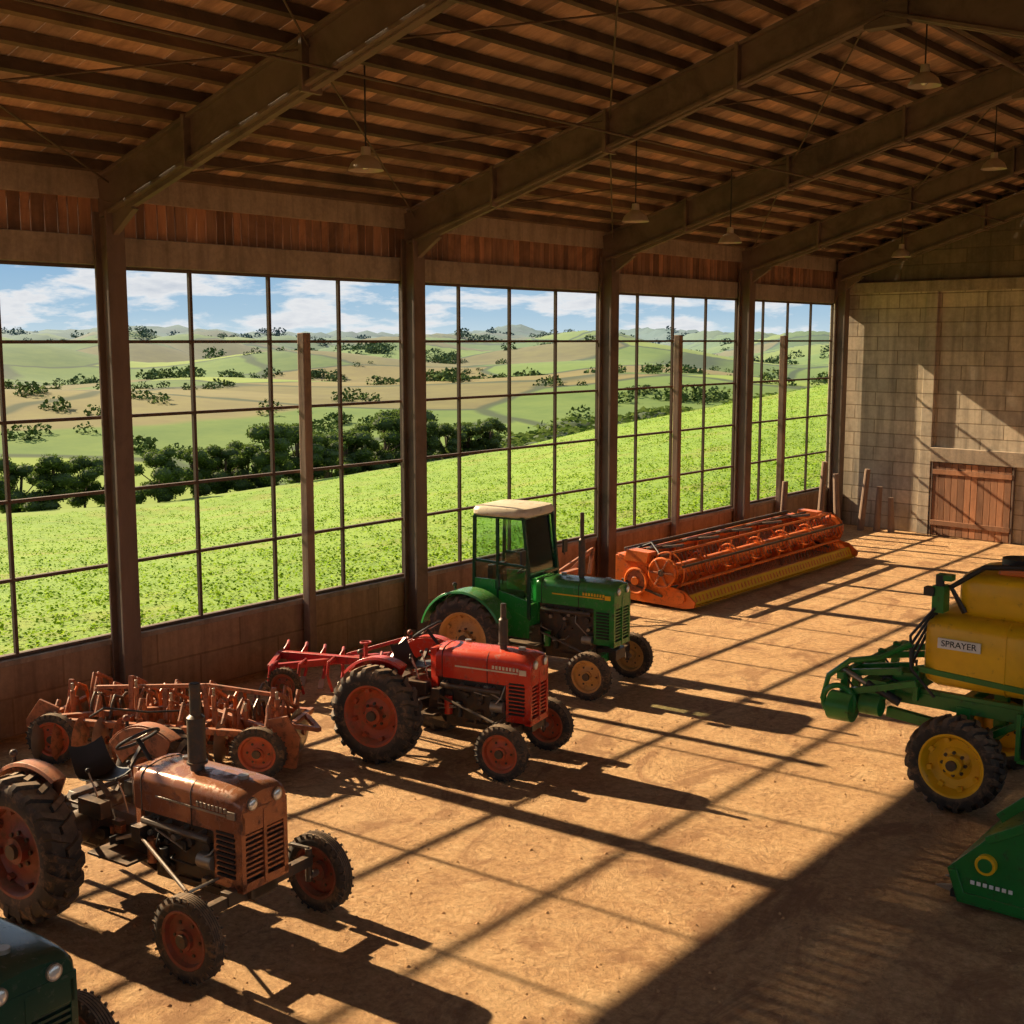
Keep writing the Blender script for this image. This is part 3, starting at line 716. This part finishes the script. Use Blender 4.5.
b.b2((-.42,.1,2.3),(-.28,.3,2.62),M_green2);b.cyl((-.35,.15,2.3),(-.35,.15,2.75),.05,M_black);b.box((-.45,.12,2.55),(.12,.12,.1),M_black);b.box((-.3,.2,2.72),(.18,.15,.07),M_green2)
for k in range(4): b.tube([(-.38,.1+k*.06,2.35),(-.62,.0+k*.06,2.0-k*.1),(-.6,.0,1.6),(-.3,.0,1.3)],.018,M_black)
b.out('fittings',e,.006)
cu=bpy.data.curves.new('label_text','FONT');cu.body='SPRAYER';cu.size=.105;cu.extrude=.003;cu.align_x='CENTER';cu.align_y='CENTER';cu.materials.append(M_dark)
t=link('label_text',cu,e,(-.05,.018,1.96),(rad(90),0,0))
b=B();m=M_green2
for y in(.2,1.6):
    b.bar((-.9,y,1.2),(3.6,y,1.2),.1,.16,m); b.bar((-.6,y,1.3),(2.6,y,1.3),.08,.06,m)
    for x in(-.55,.9,2.4): b.bar((x,y-.12 if y<1 else y+.12,1.2),(x,y-.12 if y<1 else y+.12,1.62),.07,.06,m)
    b.bar((-.55,y-.13 if y<1 else y+.13,1.6),(2.4,y-.13 if y<1 else y+.13,1.45),.05,.07,m)
    b.bar((0,y,1.2),(0,y,.56),.14,.16,m); b.bar((2.7,y,1.2),(2.7,y,.56),.14,.16,m)
    b.bar((.0,y,.7),(.7,y,1.15),.07,.08,m)
for x in(-.85,-.1,.7,1.6,2.6,3.5): b.bar((x,.2,1.16),(x,1.6,1.16),.1,.12,m)
b.bar((0,-.0,.56),(0,1.8,.56),.12,.12,m);b.bar((2.7,0,.56),(2.7,1.8,.56),.12,.12,m)
b.tube([(.75,.0,1.25),(.75,-.05,2.0),(.8,.0,2.9),(1.3,.0,2.95),(1.4,.0,1.3)],.03,m)
for z in(1.5,1.8,2.1,2.4,2.7): b.cyl((.76,-.02,z),(1.38,-.0,z),.018,m,n=8)
b.bar((.7,-.05,.75),(.7,-.05,1.3),.06,.05,m);b.bar((.7,-.05,.75),(1.2,-.05,.72),.05,.05,m);b.bar((1.2,-.05,.72),(1.2,-.05,1.3),.06,.05,m)
b.box((.95,.1,.95),(.5,.2,.3),M_black)
for y in(.0,.35,1.1,1.6):
    b.bar((-.85,y,1.25),(-1.45,y,1.05),.08,.11,m); b.bar((-.7,y,1.55),(-1.4,y,1.42),.06,.08,m)
    b.bar((-1.45,y,.9),(-1.4,y,1.5),.09,.09,m)
b.bar((-1.45,-.2,1.0),(-1.45,1.9,1.0),.13,.13,m);b.bar((-1.4,-.2,1.42),(-1.4,1.9,1.42),.09,.09,m)
b.cyl((-1.5,-.22,1.05),(-1.2,-.22,1.05),.18,m,n=20);b.torus((-1.4,-.22,1.1),(0,1,0),.2,.035,m,22)
b.cyl((-1.15,-.1,1.1),(-.9,-.1,1.1),.13,m,n=18);b.box((-1.0,.05,1.3),(.3,.3,.22),m)
b.tube([(-1.5,-.2,1.0),(-1.62,-.2,1.1),(-1.55,-.2,1.4),(-1.3,-.15,1.62),(-.95,-.1,1.7),(-.6,0,1.9)],.035,m)
b.bar((-1.4,-.15,1.2),(-.5,-.05,1.45),.08,.08,m);b.cyl((-1.45,-.1,1.5),(-.8,-.05,1.2),.035,M_steel);b.cyl((-1.1,-.08,1.36),(-.7,-.04,1.17),.055,M_black)
b.bar((-.9,.1,1.0),(-.3,.1,.95),.1,.12,m);b.box((-.7,.2,1.4),(.3,.25,.25),m);b.box((-.95,.2,1.35),(.16,.2,.2),M_black)
for k in range(5): b.tube([(-1.4,.0+k*.3,1.35),(-1.2,-.1+k*.3,1.2),(-.9,.0+k*.25,1.45),(-.6,.1,1.35)],.015,M_black,6)
b.out('frame_and_boom',e,.006)
wm=wheel_rear(.57,.34,M_yel,.36,M_yel)
for i,(x,y,r) in enumerate(((0,0-.05,0),(0,1.85,math.pi),(2.7,-.05,0),(2.7,1.85,math.pi))): link('wheel_%d'%(i+1),wm,e,(x,y,.57),(0,0,r))

# ------------------------------------------------------------------ green mower header (right foreground)
e=empty('mower_header',(12.12,11.8,0),0)
b=B();m=M_green2;D2=1.75
b.prism([(-.08,.36),(.03,.04),(2.4,.04),(2.4,1.35),(1.5,1.3),(.75,1.02),(.28,.74)],m,0,.06)
b.prism([(-.05,.36),(.05,.08),(2.4,.08),(2.4,.16),(.1,.16),(.02,.38)],m,-.03,.0)
b.prism([(.3,.70),(.75,.97),(1.5,1.25),(1.5,1.33),(.75,1.07),(.27,.77)],m,-.03,.09)
b.prism([(-.08,.36),(.28,.74),(1.5,1.3),(1.5,1.26),(.3,.68),(-.02,.34)],m,.06,D2)
b.prism([(-.08,.36),(.03,.04),(2.4,.04),(2.4,1.35),(1.5,1.3),(.75,1.02),(.28,.74)],m,D2,D2+.06)
b.bar((.25,.5,.8),(1.0,.5,1.5),.08,.1,m);b.bar((.25,1.4,.8),(1.0,1.4,1.5),.08,.1,m);b.bar((1.0,.3,1.5),(1.0,1.6,1.5),.08,.08,m)
b.cyl((.3,-.06,.5),(.3,.02,.5),.10,M_yel,n=24);b.cyl((.3,-.07,.5),(.3,-.05,.5),.07,m,n=24)
for k in range(7): b.b2((.16+k*.06,-.035,.27),(.2+k*.06,-.028,.31),M_white)
for k in range(6): b.prism([(-.06,.05),(-.25,.08),(-.06,.14)],M_steel,.15+k*.28,.19+k*.28)
b.b2((-.06,.06,.05),(2.3,D2,.12),M_black)
b.out('housing',e,.015)

for x,y,h,tl in((.75,32.9,2.1,3),(1.0,33.6,1.7,-4),(1.3,34.5,1.8,5),(1.75,34.6,1.3,2),(2.15,34.7,1.0,-3),(.6,30.9,1.7,2)):
    b=B(); b.cyl((0,0,0),(math.sin(rad(tl))*h,0,h),.10,M_post,.08,10); b.out('timber_stake',loc=(x,y,0))
M_clod=plain('dirt_clod',(.46,.25,.11),.95,0,.4,3)
b=B(); rg=random.Random(3)
for i in range(2600):
    x=rg.uniform(.6,15.5);y=rg.uniform(1,33) if rg.random()<.4 else rg.uniform(4,16);s=.008+.02*rg.random()**3
    a=rg.uniform(0,1.5);c,q=math.cos(a)*s,math.sin(a)*s
    b.add([(x+c,y+q,0),(x-q,y+c,0),(x-c*.8,y-q,0),(x+q,y-c*.8,0),(x+c*.2,y,s*.9)],[(0,1,4),(1,2,4),(2,3,4),(3,0,4)],M_clod)
b.out('loose_dirt',floor)

# ------------------------------------------------------------------ landscape
CX,CY=16.06,0.
def hfun(X,Y):
    dx=X-CX;dy=Y-CY; D=np.hypot(dx,dy); al=np.degrees(np.arctan2(-dx,dy)); ph=38.9-al
    c=np.interp(ph,[-60,-40,-22.5,-16,-9.7,0,4,8.5,14.2,25],[.15,.145,.138,.134,.118,.089,.071,.055,.034,.02])
    Dc=70+np.clip((ph+22)*1.1,-10,45); zc=5.5-c*Dc
    Dw=16.06/np.maximum(np.sin(np.radians(np.clip(al,12,170))),.1)
    t=np.clip((D-Dw)/(np.maximum(Dc-Dw,10)),0,1)
    near=.3+(zc-.3)*(t*.7+.3*t*t*(3-2*t))+.10*np.sin(X*.25)*np.cos(Y*.2)*np.clip((D-Dw)/10,0,1)
    far=np.interp(D,[120,160,220,300,420,600,900,1600,2600,4500],[-17,-22,-24,-20,-13,-14,-9,-4,0,22])
    und=np.sin(X*.011+1.3)*np.cos(Y*.009)+.6*np.sin(X*.023+Y*.017)+.5*np.sin(Y*.031-X*.006)
    big=np.sin(ph*.33+1.0)+.6*np.sin(ph*.8+D*.0004)
    far=far+und*np.clip((D-180)*.012,0,15)*.9+big*np.clip((D-1500)*.004,0,13)
    s=np.clip((D-Dc)/75,0,1); s=s*s*(3-2*s)
    z=np.where(D<Dc,near,zc*(1-s)+far*s)
    return z,D<Dc+4,D
nu,nv=260,300
u=.3+np.concatenate([np.linspace(0,60,70),np.geomspace(62,4500,nu-70)]); v=np.linspace(-3.2,3.6,nv)
U,Vv=np.meshgrid(u,v,indexing='ij'); X=-U; Y=Vv*(U+16.06)
Z,near,D=hfun(X,Y)
co=np.stack([X,Y,Z],-1).reshape(-1,3)
idx=np.arange(nu*nv).reshape(nu,nv)
fc=np.stack([idx[:-1,:-1],idx[1:,:-1],idx[1:,1:],idx[:-1,1:]],-1).reshape(-1,4)
me=bpy.data.meshes.new('hills'); me.from_pydata(co.tolist(),[],fc.tolist())
nm=near[:-1,:-1].reshape(-1)
m,nt,p=mk('near_crop_field');vv=coords(nt)
a=ramp(nt,noise(nt,vv,.08,5,.6),[(.3,(.11,.21,.008)),(.55,(.165,.27,.012)),(.75,(.23,.295,.022))])
a=mix(nt,.5,a,ramp(nt,noise(nt,vv,1.1,8,.75),[(.3,(.07,.15,.006)),(.5,(.16,.26,.012)),(.72,(.26,.34,.03))]))
a=mix(nt,ramp(nt,noise(nt,vv,.25,7,.7),[(.52,(0,0,0)),(.68,(.6,.6,.6))]),a,(.23,.19,.035))
nt.links.new(a,p.inputs['Base Color']);p.inputs['Roughness'].default_value=.9;bump(nt,p,noise(nt,vv,2.5,8,.75),.6,.12);M_near=m
m,nt,p=mk('far_fields');vv=coords(nt,(1,1,0))
wn=N(nt,'ShaderNodeTexNoise');wn.inputs['Scale'].default_value=.006;wn.inputs['Detail'].default_value=3;nt.links.new(vv,wn.inputs['Vector'])
wm_=N(nt,'ShaderNodeVectorMath',operation='MULTIPLY_ADD');nt.links.new(wn.outputs['Color'],wm_.inputs[0]);wm_.inputs[1].default_value=(90,90,0);nt.links.new(vv,wm_.inputs[2])
vo=N(nt,'ShaderNodeTexVoronoi');vo.inputs['Scale'].default_value=.0085;nt.links.new(wm_.outputs[0],vo.inputs['Vector'])
sp=N(nt,'ShaderNodeSeparateColor');nt.links.new(vo.outputs['Color'],sp.inputs[0])
a=ramp(nt,sp.outputs[0],[(0,(.07,.15,.012)),(.18,(.17,.26,.02)),(.34,(.18,.12,.04)),(.44,(.04,.105,.01)),(.54,(.20,.28,.025)),(.70,(.12,.085,.03)),(.82,(.10,.19,.015))],'CONSTANT')
# ploughed hillside
pv=N(nt,'ShaderNodeVectorMath',operation='DISTANCE');nt.links.new(wm_.outputs[0],pv.inputs[0]);pv.inputs[1].default_value=(-310,255,0)
a=mix(nt,ramp(nt,N(nt,'ShaderNodeMath',operation='DIVIDE').outputs[0],[(0,(0,0,0)),(1,(0,0,0))]),a,a)
dv=N(nt,'ShaderNodeMath',operation='DIVIDE');nt.links.new(pv.outputs['Value'],dv.inputs[0]);dv.inputs[1].default_value=200
a=mix(nt,ramp(nt,dv.outputs[0],[(.44,(1,1,1)),(.46,(0,0,0))]),a,(.17,.125,.05))
a=mix(nt,.35,a,ramp(nt,noise(nt,vv,.05,7,.7),[(.3,(.03,.06,.008)),(.7,(.19,.22,.04))]))
ve=N(nt,'ShaderNodeTexVoronoi',feature='DISTANCE_TO_EDGE');ve.inputs['Scale'].default_value=.0085;nt.links.new(wm_.outputs[0],ve.inputs['Vector'])
a=mix(nt,ramp(nt,ve.outputs['Distance'],[(.012,(.85,.85,.85)),(.03,(0,0,0))]),a,(.015,.035,.01))
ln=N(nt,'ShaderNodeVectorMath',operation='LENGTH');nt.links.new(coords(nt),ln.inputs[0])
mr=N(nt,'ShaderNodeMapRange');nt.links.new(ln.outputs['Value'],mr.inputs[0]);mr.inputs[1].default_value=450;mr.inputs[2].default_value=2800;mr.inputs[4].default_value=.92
a=mix(nt,mr.outputs[0],a,(.095,.155,.18))  # bluish aerial haze painted into the field colour, growing with distance
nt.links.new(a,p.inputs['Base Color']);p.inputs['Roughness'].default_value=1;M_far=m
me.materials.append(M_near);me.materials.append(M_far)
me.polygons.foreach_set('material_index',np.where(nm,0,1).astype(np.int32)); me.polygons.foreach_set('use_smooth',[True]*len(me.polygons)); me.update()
gnd=link('ground',me)
b=B(); b.b2((-.3,-80,-.5),(90,YB-.4,-.05),M_bounce_yard); b.b2((W+.4,YB-.4,-.5),(90,90,-.05),M_bounce_yard); b.out('bounce_yard',gnd)  # unseen ground added outside to bounce sunlight up to the roof
def leafmat(name,c1,c2,haze=False,tl=.45):
    m,nt,p=mk(name); g=N(nt,'ShaderNodeNewGeometry')
    a=mix(nt,g.outputs['Random Per Island'],c1,c2)
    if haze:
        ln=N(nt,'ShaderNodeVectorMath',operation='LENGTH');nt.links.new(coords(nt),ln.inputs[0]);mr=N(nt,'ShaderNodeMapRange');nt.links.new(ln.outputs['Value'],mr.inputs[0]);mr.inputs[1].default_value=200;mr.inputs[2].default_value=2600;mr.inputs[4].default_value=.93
        a=mix(nt,mr.outputs[0],a,(.075,.12,.14))  # distance haze painted into the leaf colour
    nt.nodes.remove(p); d=N(nt,'ShaderNodeBsdfDiffuse');nt.links.new(a,d.inputs[0])
    if tl:
        t=N(nt,'ShaderNodeBsdfTranslucent');ms=N(nt,'ShaderNodeMixShader');ms.inputs[0].default_value=tl
        nt.links.new(a,t.inputs[0]);nt.links.new(d.outputs[0],ms.inputs[1]);nt.links.new(t.outputs[0],ms.inputs[2]);nt.links.new(ms.outputs[0],nt.nodes['Material Output'].inputs[0])
    else: nt.links.new(d.outputs[0],nt.nodes['Material Output'].inputs[0])
    return m
M_crop=leafmat('crop_leaves',(.13,.25,.008),(.27,.385,.025),False,0)
M_leaf=leafmat('tree_leaves',(.035,.07,.012),(.14,.195,.045))
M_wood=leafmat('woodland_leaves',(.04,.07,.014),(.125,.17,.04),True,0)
M_bark=plain('bark',(.09,.06,.04),.9)
rng=np.random.default_rng(4)
def leaves(P,size,name,mat,up=0):
    n=len(P); a=rng.normal(size=(n,3)); t=rng.normal(size=(n,3))
    if up:
        nn_=rng.normal(size=(n,3))*up; nn_[:,2]+=1; nn_/=np.linalg.norm(nn_,axis=1)[:,None]
        bb=np.cross(nn_,t); bb/=np.linalg.norm(bb,axis=1)[:,None]; cc=np.cross(nn_,bb)
    else:
        a/=np.linalg.norm(a,axis=1)[:,None]
        bb=np.cross(a,t); bb/=np.linalg.norm(bb,axis=1)[:,None]; cc=np.cross(a,bb)
    s=(size*rng.uniform(.6,1.4,n))[:,None]
    q=np.stack([P-bb*s*.5,P+cc*s*.4,P+bb*s*.5,P-cc*s*.4],1).reshape(-1,3)
    me=bpy.data.meshes.new(name); me.vertices.add(4*n); me.vertices.foreach_set('co',q.ravel())
    me.loops.add(4*n); me.loops.foreach_set('vertex_index',np.arange(4*n,dtype=np.int32))
    me.polygons.add(n); me.polygons.foreach_set('loop_start',np.arange(0,4*n,4,dtype=np.int32)); 
    me.update(calc_edges=True); me.materials.append(mat); me.validate(); return me
n=46000
uu=.6+60*rng.random(n)**1.5; vvv=rng.uniform(-.8,2.4,n); PX=-uu; PY=vvv*(uu+16.06)
row=.45; PX=np.round(PX/row)*row+rng.normal(0,.09,len(PX)); PX=np.minimum(PX,-.5)
PZ,nr,_=hfun(PX,PY); k=nr; PX,PY,PZ=PX[k],PY[k],PZ[k]
P=np.repeat(np.stack([PX,PY,PZ],1),5,0); P+=rng.normal(size=P.shape)*np.array([.13,.13,.03]); P[:,2]+=.05
P[:,0]=np.minimum(P[:,0],-.42)
link('crop_plants',leaves(P,np.full(len(P),.075),'crop_plants',M_crop,.4))
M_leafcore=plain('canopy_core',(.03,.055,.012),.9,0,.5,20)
def tree_mesh(seed,nl=6000):
    rg=np.random.default_rng(seed); pts=[]
    blobs=[]
    for i in range(20):
        a=rg.uniform(0,6.28); z=rg.uniform(.12,.86); r=rg.uniform(.05,.40)*math.sqrt(max(.05,1-((z-.35)/.6)**2)); blobs.append((r*math.cos(a),r*math.sin(a),z,rg.uniform(.11,.2)))
    for i in range(nl):
        q=blobs[rg.integers(len(blobs))]; d=rg.normal(size=3); d/=np.linalg.norm(d); rr_=q[3]*rg.uniform(.7,1.05)
        pts.append((q[0]+d[0]*rr_,q[1]+d[1]*rr_,q[2]+d[2]*rr_*.75))
    me=leaves(np.array(pts),np.full(nl,.034),'tree_leaves',M_leaf,.9)
    b=B(); b.tube([(0,0,-.08),(.01,0,.2),(0,.01,.45),(.02,.02,.7)],.022,M_bark,7)
    for i in range(7):
        q=blobs[i]; b.tube([(0,0,.3),(q[0]*.5,q[1]*.5,(q[2]+.3)/2),(q[0],q[1],q[2])],.009,M_bark,5)
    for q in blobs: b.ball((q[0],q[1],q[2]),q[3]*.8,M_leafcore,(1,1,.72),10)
    mb=b.mesh('trunk'); return me,mb
TM=[tree_mesh(s) for s in(11,12,13,14)]
def tree(ph,D,slope,minh=4,wide=1):
    al=rad(38.9-ph); x=CX-math.sin(al)*D; y=math.cos(al)*D
    z=float(hfun(np.array([x]),np.array([y]))[0][0]); top=5.5-slope*D; h=max(top-z,minh)/.98
    k=R.randrange(4); e=empty('tree',(x,y,z-.1),R.uniform(0,360)); wz=h*R.uniform(.95,1.35)*wide
    for nme,me in(('leaves',TM[k][0]),('trunk',TM[k][1])):
        o=link(nme,me,e); o.scale=(wz,wz,h)
for t in((-24.5,86,.105),(-23,84,.102),(-21.6,90,.098),(-20.2,88,.104),(-19.0,92,.112),(-15.9,88,.100),(-14.4,94,.086),(-13.0,96,.090),(-12.0,98,.076),(-10.9,94,.062),(-9.8,97,.064),(-8.9,99,.080),(-7.6,102,.086),(-6.9,104,.068),(-5.8,106,.054),(-4.8,108,.052),(-3.9,106,.062),(-3.0,110,.072),(-2.0,112,.076),(-1.0,112,.087),(-17.4,130,.112),(-8.5,125,.078),(.2,150,.082),(-30,90,.1),(-34,92,.1)): tree(*t)
for i in range(16):
    ph=-1+13*i/15+R.uniform(-.5,.5); tree(ph,165+i*4+R.uniform(-12,12),.078-.0026*i+R.uniform(-.004,.004),4,1.5)
rg=random.Random(5)
BL=[]
def band(p0,p1,D0,D1,n,s,w,A=0,f=1):
    for i in range(n):
        t=rg.random(); ph=p0+(p1-p0)*t+rg.gauss(0,.1)
        if math.sin(ph*1.7+D0*.013)+.5*math.sin(ph*4.1+D0)<-.35: continue
        D=D0+(D1-D0)*t+rg.gauss(0,w)+A*math.sin(ph*f); al=rad(38.9-ph)
        BL.append((CX-math.sin(al)*D,math.cos(al)*D,s*rg.uniform(.5,1.5)))
def spots(n,D0,D1,s):
    for i in range(n):
        D=D0*(D1/D0)**rg.random(); ph=rg.uniform(-28,20); al=rad(38.9-ph); x=CX-math.sin(al)*D;y=math.cos(al)*D
        for k in range(rg.randint(1,6)): BL.append((x+rg.gauss(0,s*2),y+rg.gauss(0,s*2),s*rg.uniform(.5,1.2)))
band(3,15,260,330,130,2.0,16,25,.6);band(-9,2,330,300,30,2.0,3,10,.7)
band(-26,-12,450,520,36,2.0,3,25,.5);band(-20,0,700,620,110,2.8,14,60,.5);band(-5,16,560,520,110,2.7,16,50,.8);band(-14,-2,1000,950,150,3.8,35,60,.6);band(0,18,1000,1200,200,4.2,60,60,.4);band(-26,20,1800,1700,380,5.5,90,120,.5);band(5,20,430,400,70,2.3,5,30,.6)
band(-26,20,2500,2600,380,7,90,100,.3)
spots(60,300,1500,2.4)
BL=np.array(BL); zz=hfun(BL[:,0],BL[:,1])[0]
K=70
c=np.repeat(np.stack([BL[:,0],BL[:,1],zz+BL[:,2]*.4],1),K,0); r=np.repeat(BL[:,2],K)
d=rng.normal(size=c.shape); d/=np.linalg.norm(d,axis=1)[:,None]
P=c+d*(r*rng.uniform(.5,1.0,len(r)))[:,None]*np.array([1.5,1.5,.95])
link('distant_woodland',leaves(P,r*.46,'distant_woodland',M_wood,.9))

# ------------------------------------------------------------------ world, sun, camera
w=bpy.data.worlds.new('World');S.world=w;w.use_nodes=True;nt=w.node_tree;bg=nt.nodes['Background']
tc=N(nt,'ShaderNodeTexCoord');sx=N(nt,'ShaderNodeSeparateXYZ');nt.links.new(tc.outputs['Generated'],sx.inputs[0])
sky=ramp(nt,sx.outputs[2],[(0,(.52,.64,.70)),(.02,(.36,.52,.65)),(.07,(.21,.39,.60)),(.3,(.30,.42,.62)),(1,(.30,.40,.58))])
mp=N(nt,'ShaderNodeMapping');mp.inputs['Scale'].default_value=(1,1,4.0);mp.inputs['Location'].default_value=(.3,.1,.05);nt.links.new(tc.outputs['Generated'],mp.inputs[0])
cn=noise(nt,mp.outputs[0],13,10,.6,.15)
cl=ramp(nt,cn,[(.47,(0,0,0)),(.57,(.95,.95,.95))])
cc=ramp(nt,cn,[(.53,(.78,.78,.78)),(.72,(.52,.56,.62))])
col=mix(nt,cl,sky,cc)
nt.links.new(col,bg.inputs[0]);bg.inputs[1].default_value=.93
sd=bpy.data.lights.new('sun','SUN');sd.energy=10.3;sd.angle=rad(.6);sd.color=(1,.80,.52)
so=bpy.data.objects.new('sun',sd);S.collection.objects.link(so);so.rotation_euler=Vector((1,.06,-.611)).to_track_quat('-Z','Y').to_euler();so.location=(-20,5,20)
cd=bpy.data.cameras.new('camera');cam=bpy.data.objects.new('camera',cd);S.collection.objects.link(cam);S.camera=cam
cd.sensor_width=36;cd.lens=1250/1024*36;cd.clip_end=8000;cd.clip_start=.1
cam.location=(16.06,0,5.5);cam.rotation_euler=(rad(90-7.83),0,rad(38.9))
try:
    S.view_settings.view_transform='Standard';S.view_settings.look='None';S.view_settings.exposure=.27
except Exception as ex: print(ex)
